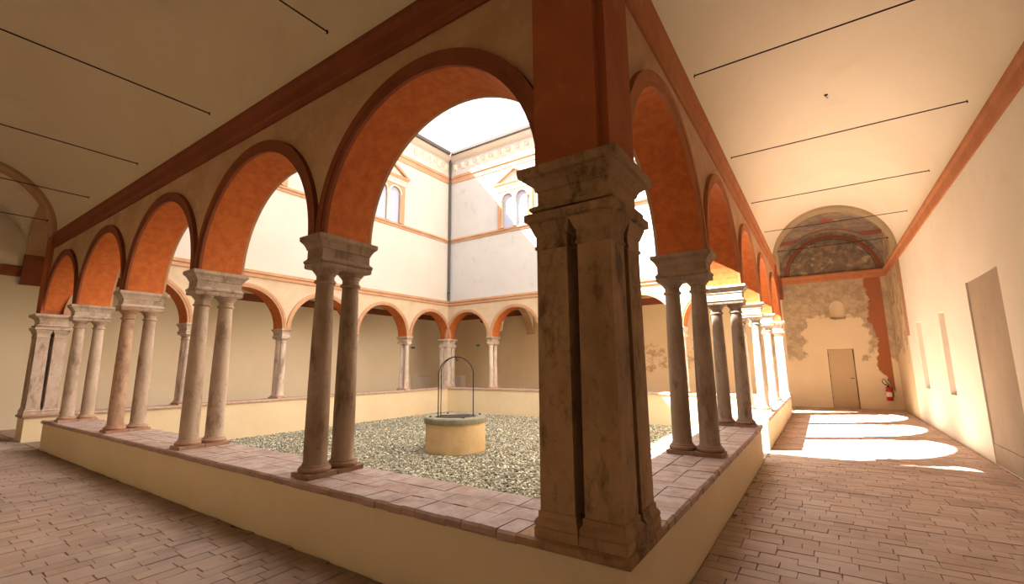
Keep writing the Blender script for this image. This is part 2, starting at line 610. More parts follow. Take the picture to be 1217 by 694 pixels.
pal = np.array([1.22, 1.2, 1.14]) * np.array([(.34, .33, .25), (.25, .245, .18), (.44, .42, .33), (.18, .18, .135), (.38, .35, .26), (.60, .58, .50), (.29, .29, .22), (.15, .155, .125)])
tc = pal[rng.integers(0, len(pal), NP)] * rng.uniform(.85, 1.15, (NP, 1))
me = bpy.data.meshes.new('gravel')
me.vertices.add(len(V))
me.vertices.foreach_set('co', V.ravel())
me.loops.add(F.size)
me.loops.foreach_set('vertex_index', F.ravel().astype(np.int32))
me.polygons.add(len(F))
me.polygons.foreach_set('loop_start', np.arange(0, F.size, 3, dtype=np.int32))
me.polygons.foreach_set('loop_total', np.full(len(F), 3, dtype=np.int32))
me.update(calc_edges=True)
at = me.color_attributes.new('tint', 'FLOAT_COLOR', 'POINT')
ca = np.ones((len(V), 4), np.float32)
ca[:, :3] = np.repeat(tc, len(iv), 0)
at.data.foreach_set('color', ca.ravel())
me.materials.append(M['pebble'])
gv = bpy.data.objects.new('gravel', me)
COL.objects.link(gv)
tag(gv, 'grey and buff pebbles covering the open court around the well', 'gravel', kind='stuff')

# ------------------------------------------------------------------ parapets with brick coping
def parapet(k, spans, bricked):
    T = TR(k)
    m = MB()
    for a, b in spans:
        m.box(a - (.05 if a < -13.6 else 0), b + (.05 if b > -.4 else 0), -.325, .325, G - .2, .512)
    par = tag(m.build('wall_parapet_' + SIDES[k], 'parapet', T=T), kind='structure')
    tag(par, ['low cream parapet of the left arcade', 'low cream parapet of the fresco gallery', 'far low parapet behind the well', 'far low parapet under the cream facade'][k], 'parapet')
    if not bricked:
        m = MB()
        for a, b in spans:
            m.loft([[(a, -.36, .51), (a, .36, .51), (b, .36, .51), (b, -.36, .51)], [(a, -.365, .54), (a, .365, .54), (b, .365, .54), (b, -.365, .54)], [(a, -.34, .57), (a, .34, .57), (b, .34, .57), (b, -.34, .57)]])
        o = m.build('coping', 'coping_plain', par, T=T)
        return par
    for a, b in spans:
        n = max(1, round((b - a) / .145))
        st = (b - a) / n
        for row, (yc_, ln_) in enumerate(((-.236, .25), (.005, .225), (.24, .24))):
            off = random.uniform(0, st)
            for i in range(n):
                o = bpy.data.objects.new('coping_brick', random.choice(cop_mesh))
                COL.objects.link(o)
                o.parent = par
                lx = a + (i + .5) * st
                wx, wy, wz = T((lx, yc_ + random.uniform(-.003, .003), .51 + random.uniform(-.003, .003)))
                o.location = (wx, wy, wz)
                o.rotation_euler = (0, 0, k * math.pi / 2 + (0 if row == 0 else math.pi) + random.uniform(-.012, .012))
                o.scale = ((st / .145) * .992, ln_ / .358, 1)
                q = brick_tint()
                g = random.uniform(.1, .8)
                q = tuple(c * (1 - g) + d * g for c, d in zip(q, (.47, .36, .32)))
                gg = random.choice([.8, .95, 1, 1, 1.08])
                o.color = (*[c * gg for c in q], 1)
    return par

n = NT('plain_coping_brick')
M['coping_plain'] = n.done(n.mix(n.step(n.noise(9, 5), .35, .65), (.50, .36, .28), (.42, .28, .21)), .8)
n = NT('worn_coping_brick')
oi = n.t.nodes.new('ShaderNodeObjectInfo')
geo = n.t.nodes.new('ShaderNodeNewGeometry')
def wnz(scale, off, rough=.65):
    k = n.t.nodes.new('ShaderNodeTexNoise')
    k.inputs['Scale'].default_value = scale
    k.inputs['Detail'].default_value = 7
    k.inputs['Roughness'].default_value = rough
    mp = n.t.nodes.new('ShaderNodeMapping')
    mp.inputs['Location'].default_value = off
    n.lk(geo.outputs['Position'], mp.inputs[0])
    n.lk(mp.outputs[0], k.inputs['Vector'])
    return k.outputs['Fac']
sep = n.t.nodes.new('ShaderNodeSeparateXYZ')
n.lk(geo.outputs['Normal'], sep.inputs[0])
worn = n.m('MULTIPLY', n.step(wnz(5, (1, 2, 3), .72), .42, .60), n.step(sep.outputs[2], .55, .95))
red = n.mix(n.step(wnz(9, (5, 2, 8)), .4, .62), (.40, .215, .145), (.30, .165, .115))
red = n.mix(.45, red, oi.outputs['Color'])
col = n.mix(n.m('MULTIPLY', worn, .75), red, (.52, .42, .37))
col = n.mix(n.m('MULTIPLY', n.step(wnz(3.2, (8, 1, 1)), .55, .68), .5), col, (.20, .155, .125))
n.bump(wnz(40, (0, 0, 0)), .5, .006)
M['coping'] = n.done(col, .7, .35)
cop_mesh = []
for q in range(6):
    j = lambda: random.uniform(-.004, .004)
    hx = .0722
    rings = []
    for (yy, zz) in ((.177, 0), (.177, .058), (-.155 + j(), .061), (-.176 + j(), .045), (-.181 + j(), .015), (-.170, 0)):
        rings.append((yy, zz))
    v = [(-hx + (.003 if i > 2 else 0), a, b) for i, (a, b) in enumerate(rings)] + [(hx, a, b) for a, b in rings]
    f = [tuple(range(6)), tuple(range(11, 5, -1))] + [(i, (i + 1) % 6 + 0, (i + 1) % 6 + 6, i + 6) for i in range(6)]
    me = bpy.data.meshes.new('coping_brick')
    me.from_pydata(v, [], f)
    me.materials.append(M['coping'])
    bm = bmesh.new(); bm.from_mesh(me); bmesh.ops.recalc_face_normals(bm, faces=bm.faces); bm.to_mesh(me); bm.free()
    cop_mesh.append(me)

pars = [parapet(0, [(-12.0, -.365)], True), parapet(1, [(-13.635, -8.05), (-7.05, -.365)], True),
        parapet(2, [(-13.635, -.365)], False), parapet(3, [(-13.635, -.365)], False)]
# corner plinths
for k in range(4):
    m = MB()
    m.rect([(.3255, .3255, G - .2), (.3255, .3255, .5125)], 0, 0)
    p = tag(m.build('wall_pier_plinth_' + ['south_east', 'north_east', 'north_west', 'south_west'][k], 'parapet', T=TR(k)), kind='structure')
    tag(p, ['cream plinth under the dark corner pier', 'cream plinth under the pier before the frescoed bay', 'cream plinth under the pier below the downpipe', 'cream plinth standing free beside the parapet end'][k], 'plinth')
    m = MB()
    m.rect([(.355, .355, .512), (.365, .365, .53), (.365, .365, .56), (.35, .35, ZP)], 0, 0)
    m.build('plinth_slab', 'pier_stone' if k == 0 else 'stone_base', p, T=TR(k)).color = (.9, .8, .74, 1)

# ------------------------------------------------------------------ arcade walls
JW = .14
def bays():
    e = [(-.2, -2.8 + JW)] + [(-2.8 * i - JW, -2.8 * (i + 1) + JW) for i in (1, 2, 3)] + [(-11.2 - JW, -13.8)]
    return [((a + b) / 2, (a - b) / 2) for a, b in e]
BAYS = bays()
NA = 40
def arc(cx, r, n=NA):
    return [(cx + r * math.cos(math.pi * i / n), ZS + r * math.sin(math.pi * i / n)) for i in range(n + 1)]
TOPZ = 4.52
ARCH_PH = ['left arcade', 'fresco gallery arcade', 'far arcade behind the well', 'far arcade under the cream facade']
for k in range(4):
    T = TR(k)
    m = MB()
    for cx, r in BAYS:
        p = arc(cx, r)
        for i in range(NA):
            (xa, za), (xb, zb) = p[i], p[i + 1]
            for y_, s in ((-.25, 0), (.25, 2)):
                m.quad((xa, y_, za), (xb, y_, zb), (xb, y_, TOPZ), (xa, y_, TOPZ), s)
            m.quad((xa, -.25, za), (xb, -.25, zb), (xb, .25, zb), (xa, .25, za), 1)
    cols = [(-2.8 * i - JW, -2.8 * i + JW) for i in (1, 2, 3, 4)] + [(-.2, .25), (-14.25, -13.8)]
    for a, b in cols:
        for y_, s in ((-.25, 0), (.25 if -13.7 < a < -.3 else .19, 2)):
            m.quad((a, y_, ZS), (b, y_, ZS), (b, y_, TOPZ), (a, y_, TOPZ), s)
        m.quad((a, -.25, ZS), (b, -.25, ZS), (b, .25, ZS), (a, .25, ZS), 1)
    aw = m.build('wall_arcade_' + SIDES[k], ['spandrel', 'arch_red', 'court_spandrel'], T=T)
    tag(aw, 'arched wall of the ' + ARCH_PH[k] + ' with orange-red soffits', 'wall', kind='structure')
    for cx, r in BAYS:
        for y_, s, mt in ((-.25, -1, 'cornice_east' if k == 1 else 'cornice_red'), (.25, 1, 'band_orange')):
            m = MB()
            prof = [(r - .002, y_), (r - .002, y_ + s * .035), (r + .05, y_ + s * .035), (r + .055, y_ + s * .05), (r + .135, y_ + s * .05), (r + .14, y_)]
            rings = []
            for i in range(NA + 1):
                t = math.pi * i / NA
                rings.append([(cx + q * math.cos(t), yy, ZS + q * math.sin(t)) for q, yy in prof])
            m.loft(rings)
            m.build('archivolt', mt, aw, T=T, smooth=40)
    # cornice on the gallery side
    m = MB()
    pr = [(-.25, 4.47), (-.275, 4.47), (-.285, 4.53), (-.30, 4.55), (-.30, 4.68), (-.335, 4.74), (-.335, ZC), (-.25, ZC)]
    m.loft([[(x_, a, b) for a, b in pr] for x_ in (-13.7, -.28)])
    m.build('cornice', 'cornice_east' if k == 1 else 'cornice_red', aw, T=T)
    # upper facade
    m = MB()
    m.box(-14.25 if k % 2 == 0 else -13.75, .25 if k % 2 == 0 else -.25, -.25, .25, TOPZ, 12.35)
    tag(m.build('wall_facade_' + SIDES[k], 'court_grey' if k == 2 else 'court_plaster', T=T), ['cream courtyard facade over the left arcade', 'cream courtyard facade over the fresco gallery', 'pale sun-streaked facade behind the well', 'warm cream facade in shade with twin windows'][k], 'facade', kind='structure')

# red corner pilasters above the piers
for k in range(4):
    m = MB()
    m.loft([[(-.205, -.312, z_), (.254, -.312, z_), (.254, -.254, z_), (.312, -.254, z_), (.312, .205, z_), (-.205, .205, z_)] for z_ in (ZS, ZC + .8)])
    o = tag(m.build('wall_pilaster_' + ['south_east', 'north_east', 'north_west', 'south_west'][k], 'pilaster_red', T=TR(k)), kind='structure')
    tag(o, ['dark red pilaster above the massive corner pier', 'red pilaster before the frescoed bay', 'red pilaster below the downpipe', 'red pilaster above the pier beside the parapet end'][k], 'pilaster')

# facade mouldings
tn = 0
def trim(name_pts, k, mat, x0=-13.75, x1=-.25, label=None):
    global tn
    tn += 1
    m = MB()
    m.loft([[(x_ - (1 if i else -1) * 0, a, b) for a, b in name_pts] for i, x_ in enumerate((x0, x1))])
    o = tag(m.build('trim_%d' % tn, mat, T=TR(k)), label, 'moulding', kind='structure')
    return o
FNAME = ['over the left arcade', 'over the fresco gallery', 'on the facade behind the well', 'on the cream west facade']
for k in range(4):
    trim([(.25, 4.50), (.30, 4.50), (.30, 4.60), (.34, 4.63), (.34, 4.71), (.25, 4.74)], k, 'band_orange', label='orange string course above the arches ' + FNAME[k])
    trim([(.25, 7.66), (.29, 7.66), (.29, 7.74), (.34, 7.77), (.34, 7.84), (.25, 7.87)], k, 'band_orange', label='orange sill course under the windows ' + FNAME[k])
    trim([(.25, 10.80), (.28, 10.80), (.28, 11.02), (.32, 11.05), (.32, 11.17), (.25, 11.2)], k, 'band_orange', label='orange band below the eaves relief ' + FNAME[k])
    tr = trim([(.25, 11.95), (.40, 12.03), (.55, 12.15), (.55, 12.2), (.25, 12.2)], k, 'court_plaster', label='coved eaves cornice ' + FNAME[k])
    nb = 26
    for i in range(nb):
        xc = -13.4 + 12.8 * i / (nb - 1)
        m = MB()
        m.loft([[(xc - .13, .25, 11.45), (xc + .13, .25, 11.45), (xc + .13, .25, 11.80), (xc - .13, .25, 11.80)],
                [(xc - .12, .30, 11.5), (xc + .10, .29, 11.47), (xc + .12, .33, 11.78), (xc - .10, .34, 11.79)],
                [(xc - .04, .33, 11.57), (xc + .04, .33, 11.57), (xc + .06, .36, 11.72), (xc - .06, .36, 11.72)]])
        m.build('relief_block', 'garland', tr, T=TR(k))
        m = MB()
        m.box(xc + .18, xc + .32, .25, .285, 11.62, 11.72)
        m.build('relief_swag', 'garland', tr, T=TR(k))

# gutters, roofs, downpipe
for k in range(4):
    m = MB()
    pr = [(.54, 12.20), (.60, 12.16), (.68, 12.18), (.70, 12.30), (.66, 12.30), (.54, 12.28)]
    m.loft([[(x_, a, b) for a, b in pr] for x_ in (-13.3, -.70)])
    tag(m.build('gutter', 'gutter', T=TR(k)), 'dark metal eaves gutter ' + FNAME[k], 'gutter')
    m = MB()
    m.loft([[(-14 + .7 - 0, .66, 12.26), (-.7, .66, 12.26), (-.7, .66, 12.35), (-13.3, .66, 12.35)],
            [(-17.6, -3.6, 13.8), (3.6, -3.6, 13.8), (3.6, -3.6, 13.92), (-17.6, -3.6, 13.92)]])
    tag(m.build('roof_' + SIDES[k], 'roof', T=TR(k)), kind='structure')
dp = empty('downpipe', (-13.66, 13.66, 4.75))
m = MB()
m.tube([(.10, -.10, 7.45), (.06, -.06, 7.3), (0, 0, 7.15), (0, 0, 3.0), (0, 0, .12), (-.01, .01, 0)], .055, 12)
m.build('pipe', 'gutter', dp, smooth=50)
for z in (.35, 3.0, 6.3):
    m = MB()
    m.lathe([(.055, z), (.068, z), (.068, z + .05), (.055, z + .05)], seg=14)
    m.build('bracket', 'iron', dp)
tag(dp, 'dark downpipe in the far corner between the two facades', 'downpipe')

# ------------------------------------------------------------------ facade windows
wn = 0
def window(k, xc):
    global wn
    wn += 1
    T = TR(k)
    root = empty('window_%d' % wn, T((xc, .25, 7.85)))
    root['kind'] = 'structure'
    ML = lambda p: tuple(Vector(T(p)) - root.location)
    y0 = .25
    def part(name, m, mat, smooth=0, parent=root):
        return m.build(name, mat, parent, T=ML, smooth=smooth)
    z0, zsp, r = 7.85, 9.17, .31
    # frame with two round-headed lights
    m = MB()
    for s in (-1, 1):
        a, b = (s * .95, s * .70)
        m.box(xc + min(a, b), xc + max(a, b), y0, y0 + .10, z0, zsp + .05)
    part('jamb', m, 'band_orange')
    m = MB()
    for s in (-1, 1):
        cx = xc + s * .385
        for i in range(14):
            t0, t1 = math.pi * i / 14, math.pi * (i + 1) / 14
            pa = (cx + r * math.cos(t0), zsp + r * math.sin(t0))
            pb = (cx + r * math.cos(t1), zsp + r * math.sin(t1))
            m.quad((pa[0], y0 + .10, pa[1]), (pb[0], y0 + .10, pb[1]), (pb[0], y0 + .10, 9.62), (pa[0], y0 + .10, 9.62))
            m.quad((pa[0], y0 + .10, pa[1]), (pb[0], y0 + .10, pb[1]), (pb[0], y0 - .0, pb[1]), (pa[0], y0 - .0, pa[1]))
        for a, b in ((-.385, -r), (r, .385)):
            m.box(cx + a, cx + b, y0, y0 + .10, zsp, 9.62)
    for s in (-1, 1):
        m.box(xc + min(s * .77, s * .95), xc + max(s * .77, s * .95), y0, y0 + .10, zsp + .05, 9.62)
    part('arched_head', m, 'band_orange')
    for s in (-1, 1):
        cx = xc + s * .385
        m = MB()
        rings = []
        for i in range(15):
            t = math.pi * i / 14
            rings.append([(cx + q * math.cos(t), yy, zsp + q * math.sin(t)) for q, yy in ((r, y0 + .10), (r, y0 + .125), (r + .06, y0 + .125), (r + .06, y0 + .10))])
        m.loft(rings)
        part('arch_moulding', m, 'garland')
        m = MB()
        v = [(cx - r, y0 + .02, z0), (cx + r, y0 + .02, z0)] + [(cx + r * math.cos(math.pi * i / 14), y0 + .02, zsp + r * math.sin(math.pi * i / 14)) for i in range(15)]
        m.loft([[(a, y0 + .004, c_) for a, b, c_ in v], v])
        part('pane', m, 'pane')
    for dx in (-.75, 0, .75):
        m = MB()
        m.lathe([(.075, z0), (.075, z0 + .05), (.055, z0 + .08), (.05, zsp - .14), (.06, zsp - .12), (.05, zsp - .10), (.08, zsp - .04), (.08, zsp)], xc + dx * .95, y0 + .08, 12)
        part('colonnette', m, 'garland' if dx == 0 else 'band_orange', 40)
    # entablature and pediment
    m = MB()
    m.rect([(.98, .06, 9.62), (.98, .06, 9.78), (1.02, .09, 9.80), (1.02, .09, 9.85)], xc, y0 + .06)
    part('frieze', m, 'garland')
    m = MB()
    m.rect([(1.05, .08, 9.85), (1.18, .13, 9.98), (1.18, .13, 10.04)], xc, y0 + .05)
    part('pediment_base', m, 'band_orange')
    m = MB()
    m.loft([[(xc - 1.0, yy, 10.04), (xc + 1.0, yy, 10.04), (xc, yy, 10.60)] for yy in (y0, y0 + .04)])
    part('tympanum', m, 'court_plaster')
    for s in (-1, 1):
        m = MB()
        m.loft([[(xc + s * 1.22, yy, 10.04), (xc + s * 1.02, yy, 10.04), (xc, yy, 10.60), (xc, yy, 10.74)] for yy in (y0, y0 + .17)])
        part('raking_cornice', m, 'band_orange')
    return root
WL = {2: ['twin-light pedimented window of sun-streaked facade, nearer the fresco gallery', 'twin-light pedimented window of sun-streaked facade, nearer the downpipe'],
      3: ['twin-light pedimented window of shaded cream facade, nearer the downpipe', 'twin-light pedimented window of shaded cream facade, away from the downpipe'],
      0: ['twin-light window above the left arcade, nearer the dark corner pier', 'twin-light window above the left arcade, away from the dark pier'],
      1: ['twin-light window above the fresco gallery arcade, nearer the frescoed bay', 'twin-light window above the fresco gallery arcade, nearer the dark pier']}
for k in range(4):
    for i, xc in enumerate((-4.3, -9.7)):
        tag(window(k, xc), WL[k][i], 'window')

# ------------------------------------------------------------------ outer walls with recesses
def holed(m, P, u0, u1, z0, z1, holes, depth, back=1):
    """plane u x z; P(u, d, z) -> point, d = depth into the wall"""
    us = sorted({u0, u1, *[h[0] for h in holes], *[h[1] for h in holes]})
    zs = sorted({z0, z1, *[h[2] for h in holes], *[h[3] for h in holes]})
    for i in range(len(us) - 1):
        for j in range(len(zs) - 1):
            cu, cz = (us[i] + us[i + 1]) / 2, (zs[j] + zs[j + 1]) / 2
            if any(h[0] < cu < h[1] and h[2] < cz < h[3] for h in holes):
                continue
            m.quad(P(us[i], 0, zs[j]), P(us[i + 1], 0, zs[j]), P(us[i + 1], 0, zs[j + 1]), P(us[i], 0, zs[j + 1]))
    for h in holes:
        a, b, c_, d_, dep, mi = h
        m.quad(P(a, dep, c_), P(b, dep, c_), P(b, dep, d_), P(a, dep, d_), mi)
        m.quad(P(a, 0, c_), P(a, dep, c_), P(a, dep, d_), P(a, 0, d_))
        m.quad(P(b, 0, c_), P(b, dep, c_), P(b, dep, d_), P(b, 0, d_))
        m.quad(P(a, 0, d_), P(b, 0, d_), P(b, dep, d_), P(a, dep, d_))
        m.quad(P(a, 0, c_), P(b, 0, c_), P(b, dep, c_), P(a, dep, c_))
XE, YN = 3.36, 17.1
m = MB()
holed(m, lambda u, d, z: (XE + d, u, z), -3.7, 17.4, -.3, 13.8,
      [(5.85, 7.52, 0.0, 2.86, .025, 1), (9.38, 9.92, .92, 2.57, .12, 2), (12.05, 12.68, .92, 2.57, .12, 2)], .1)
m.box(XE + .3, XE + .4, -3.7, 17.4, -.3, 13.8)
we = tag(m.build('wall_east', ['eastwall', 'niche_panel', 'slit_plaster']), 'long plain plaster wall with tall niche and two slit recesses', 'wall', kind='structure')
m = MB()
m.box(XE + .01, XE + .025, 5.85, 7.52, 0, .30)
m.build('niche_step', 'niche_panel', we)
m = MB()
holed(m, lambda u, d, z: (u, YN + d, z), -17.4, 3.7, -.3, 13.8,
      [(1.44, 2.20, 0.0, 2.04, .09, 2), (1.65, 2.11, 3.10, 3.78, .16, 1)], .1)
m.box(-17.4, 3.7, YN + .3, YN + .4, -.3, 13.8)
wnth = tag(m.build('wall_north', ['endwall', 'parapet', 'mortar']), 'end wall with peeling plaster, red band and frescoed lunette', 'wall', kind='structure')  # dark joint colour behind the door paints the shade in its gap
m = MB()
for s in (-1, 1):
    for i in range(8):
        t0, t1 = math.pi / 2 * i / 8, math.pi / 2 * (i + 1) / 8
        a = (1.88 + s * .23 * math.cos(t0), 3.55 + .23 * math.sin(t0))
        b = (1.88 + s * .23 * math.cos(t1), 3.55 + .23 * math.sin(t1))
        m.loft([[(a[0], yy, a[1]), (b[0], yy, b[1]), (b[0], yy, 3.78), (a[0], yy, 3.78)] for yy in (YN, YN + .16)])
m.build('niche_head', 'endwall', wnth)
m = MB()
m.box(-17.4, 3.7, OUT - .3, OUT, -.3, 13.8)
tag(m.build('wall_south', 'wall'), 'plain plaster wall closing the left gallery', 'wall', kind='structure')
m = MB()
m.box(-17.4, -17.1, -3.7, 17.4, -.3, 13.8)
tag(m.build('wall_west', 'wall'), 'plain cream wall behind the far arcade', 'wall', kind='structure')

# cornices on the outer walls
def wall_cornice(pts_fn, a, b, label, dz=0, mat='cornice_orange'):
    global tn
    tn += 1
    pr = [(0, 4.50), (.03, 4.50), (.04, 4.55), (.045, 4.66), (.075, 4.71), (.075, 4.77), (0, ZC)]
    m = MB()
    m.loft([[pts_fn(u, d, z + dz) for d, z in pr] for u in (a, b)])
    tag(m.build('trim_%d' % tn, mat), label, 'cornice', kind='structure')
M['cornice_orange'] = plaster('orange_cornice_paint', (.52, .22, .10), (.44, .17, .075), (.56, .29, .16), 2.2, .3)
wall_cornice(lambda u, d, z: (XE - d, u, z), -3.36, 17.1, 'orange painted cornice along the wall with the niche')
wall_cornice(lambda u, d, z: (u, YN - d, z), -.25, 3.36, 'orange painted cornice under the frescoed lunette')
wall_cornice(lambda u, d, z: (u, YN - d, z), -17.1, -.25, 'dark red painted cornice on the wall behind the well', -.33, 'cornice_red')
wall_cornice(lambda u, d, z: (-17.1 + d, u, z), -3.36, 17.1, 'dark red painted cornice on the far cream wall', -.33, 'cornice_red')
wall_cornice(lambda u, d, z: (u, OUT + d, z), -17.1, 3.36, 'painted cornice on the wall of the left gallery')

# ------------------------------------------------------------------ vaults
def outer(k):
    return {0: OUT, 1: OUT, 2: END, 3: END}[k]
for k in range(4):
    T = TR(k)
    yo = outer(k)
    yc, r = (yo - .25) / 2, (-.25 - yo) / 2
    rz_ = R1 / r
    NV = 36
    m = MB()
    xs = [-13.75 + 13.5 * i / 20 for i in range(21)]
    for i in range(NV):
        t0, t1 = math.pi * i / NV, math.pi * (i + 1) / NV
        for a, b in zip(xs[:-1], xs[1:]):
            m.quad(*[(x_, yc + r * math.cos(t), ZC + R1 * math.sin(t)) for x_, t in ((a, t0), (b, t0), (b, t1), (a, t1))])
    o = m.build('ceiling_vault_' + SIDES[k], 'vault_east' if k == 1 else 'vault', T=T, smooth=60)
    bm = bmesh.new(); bm.from_mesh(o.data); bmesh.ops.remove_doubles(bm, verts=bm.verts, dist=1e-4)
    for fc in bm.faces: fc.smooth = True
    bm.to_mesh(o.data); bm.free()
    tag(o, ['dark cream barrel vault of the left gallery', 'sunlit cream barrel vault of the fresco gallery', 'barrel vault behind the far arcade', 'barrel vault behind the cream facade arcade'][k], 'vault', kind='structure')
    # transverse arches at both ends
    for xa, xb in ((-.25, .25), (-14.25, -13.75)):
        m = MB()
        pr = [(R1 + .02, xa), (R1 - .08, xa), (R1 - .08, xb), (R1 + .02, xb)]
        rings = []
        for i in range(NV + 1):
            t = math.pi * i / NV
            rings.append([(x_, yc + (q - R1 + r) * math.cos(t), ZC + q * math.sin(t)) for q, x_ in pr])
        m.loft(rings)
        ar = tag(m.build('trim_%d' % (tn + 1), 'arch_olive' if k == 1 else 'spandrel', T=T, smooth=40), 'transverse arch closing the barrel vault beside a corner bay', 'arch', 'transverse arches', 'structure')
        tn += 1
        m = MB()
        if not (k == 1 and xa > -1):
            m.box(xa - .02, xb + .02, yo, yo + .15, 3.95, ZC)
            m.build('impost', 'cornice_red', ar, T=T)
# corner bays
CB = [(.25, 3.36, -3.36, -.25, 'south_east', 'vault'), (.25, 3.36, 14.25, 17.1, 'north_east', 'fresco_vault'),
      (-17.1, -14.25, 14.25, 17.1, 'north_west', 'vault'), (-17.1, -14.25, -3.36, -.25, 'south_west', 'vault')]
for x0, x1, y0, y1, nm, mt in CB:
    m = MB()
    N = 32
    xc, yc, rx, ry = (x0 + x1) / 2, (y0 + y1) / 2, (x1 - x0) / 2, (y1 - y0) / 2
    h = R1 - .08
    def hz(x, y):
        a = max(0, 1 - ((x - xc) / rx) ** 2) ** .5
        b = max(0, 1 - ((y - yc) / ry) ** 2) ** .5
        return ZC + h * max(a, b) + .02
    g = [[(xc - rx * math.cos(math.pi * i / N), yc - ry * math.cos(math.pi * j / N)) for j in range(N + 1)] for i in range(N + 1)]
    for i in range(N):
        for j in range(N):
            m.quad(*[(p[0], p[1], hz(*p)) for p in (g[i][j], g[i + 1][j], g[i + 1][j + 1], g[i][j + 1])])
    tag(m.build('ceiling_corner_' + nm, mt), {'south_east': 'plain groin vault over the corner by the dark pier', 'north_east': 'frescoed groin vault over the bay with the door', 'north_west': 'plain groin vault over the far corner', 'south_west': 'dim groin vault at the end of the left gallery'}[nm], 'vault', kind='structure')

# cross wall with an arch in the gallery behind the well
m = MB()
yc, r, zs2 = 15.61, 1.36, 3.15
for i in range(24):
    t0, t1 = math.pi * i / 24, math.pi * (i + 1) / 24
    a = (yc + r * math.cos(t0), zs2 + r * math.sin(t0)); b = (yc + r * math.cos(t1), zs2 + r * math.sin(t1))
    for x_ in (-11.25, -10.85):
        m.quad((x_, a[0], a[1]), (x_, b[0], b[1]), (x_, b[0], 6.5), (x_, a[0], 6.5), 0)
    m.quad((-11.25, a[0], a[1]), (-11.25, b[0], b[1]), (-10.85, b[0], b[1]), (-10.85, a[0], a[1]), 1)
for a, b in ((14.25, yc - r), (yc + r, 17.1)):
    m.box(-11.25, -10.85, a, b, zs2, 6.5, 1)
o = tag(m.build('wall_cross_arch', ['wall', 'spandrel']), 'arched cross wall inside the gallery behind the well', 'wall', kind='structure')
# orange pilaster strip on the wall before the frescoed bay
m = MB()
m.box(XE - .03, XE, 13.88, 14.14, 2.3, 4.5)
tag(m.build('trim_%d' % (tn + 1), 'pilaster_orange' if False else 'band_orange'), 'faded orange pilaster strip beside the frescoed bay', 'pilaster', kind='structure')
tn += 1

# ------------------------------------------------------------------ columns
def make_column():
    root = empty('column', (0, 0, 0))
    m = MB()
    m.rect([(.146, .146, 0), (.146, .146, .042)])
    m.lathe([(.138, .042), (.148, .055), (.148, .075), (.138, .088), (.126, .092), (.126, .102), (.116, .108)], seg=32)
    m.build('base', 'stone_base', root, smooth=40)
    m = MB()
    pr = [(.116, .108), (.108, .13), (.107, .3)]
    for i in range(1, 13):
        t = i / 12
        pr.append((.107 - .023 * (t ** 1.6), .3 + 1.54 * t))
    m.lathe(pr, seg=32)
    m.build('shaft', 'stone', root, smooth=40)
    m = MB()
    m.lathe([(.084, 1.84), (.100, 1.845), (.105, 1.858), (.100, 1.872), (.086, 1.876), (.086, 1.925), (.098, 1.93), (.098, 1.94), (.115, 1.955), (.132, 1.98), (.138, 1.99)], seg=32)
    m.rect([(.138, .138, 1.988), (.148, .148, 2.0), (.148, .148, 2.035), (.140, .140, 2.04)])
    m.build('capital', 'stone', root, smooth=40)
    return root
def make_impost():
    root = empty('impost_block', (0, 0, 0))
    m = MB()
    m.rect([(.150, .300, 0), (.158, .305, .012), (.158, .305, .03), (.135, .285, .05), (.132, .28, .06)])
    m.build('lower_moulding', 'stone', root)
    m = MB()
    m.rect([(.132, .28, .06), (.132, .28, .14)])
    m.build('frieze', 'stone', root)
    m = MB()
    m.rect([(.132, .28, .14), (.140, .288, .145), (.142, .295, .165), (.155, .315, .20), (.172, .342, .225), (.178, .348, .235), (.178, .348, .275)])
    m.build('upper_moulding', 'stone', root)
    return root
col0, imp0 = make_column(), make_impost()
ORD = ['first', 'second', 'third', 'fourth']
used = False
COLS = []
for k in range(4):
    T = TR(k)
    for i in range(4):
        # count each arcade from a pier one can find
        if k == 0:
            n_, ref = i, 'dark corner pier, left arcade'
        elif k == 1:
            n_, ref = 3 - i, 'dark corner pier, fresco gallery arcade'
        elif k == 2:
            n_, ref = 3 - i, 'downpipe corner, arcade behind the well'
        else:
            n_, ref = i, 'downpipe corner, arcade under cream facade'
        x = -2.8 * (i + 1)
        for s, ph in ((-1, 'gallery-side'), (1, 'court-side')):
            c = col0 if not used else copy_tree(col0)
            used = True
            c.location = T((x, s * .15, ZP))
            c.rotation_euler = (0, 0, k * math.pi / 2)
            tag(c, '%s stone column of %s pair from %s' % (ph, ORD[n_], ref), 'column', 'paired stone columns of the cloister')
            COLS.append((c, k, i, s))
        b = imp0 if (k == 0 and i == 0) else copy_tree(imp0)
        b.location = T((x, 0, 2.61))
        b.rotation_euler = (0, 0, k * math.pi / 2)
        tag(b, 'moulded stone impost on %s column pair from %s' % (ORD[n_], ref), 'impost block', 'impost blocks under the arches')
        g = random.uniform(.9, 1.1)
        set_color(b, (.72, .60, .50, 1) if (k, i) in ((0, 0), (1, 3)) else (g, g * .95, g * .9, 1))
for c, k, i, s in COLS:
    g = random.uniform(.85, 1.15)
    t = (g, g * random.uniform(.94, 1.0), g * random.uniform(.86, 1.0), 1)
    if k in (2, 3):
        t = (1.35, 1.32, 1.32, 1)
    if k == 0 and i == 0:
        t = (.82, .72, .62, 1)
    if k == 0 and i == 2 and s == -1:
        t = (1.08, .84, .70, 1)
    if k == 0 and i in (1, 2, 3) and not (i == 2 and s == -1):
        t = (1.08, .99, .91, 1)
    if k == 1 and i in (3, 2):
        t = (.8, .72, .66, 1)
    set_color(c, t)

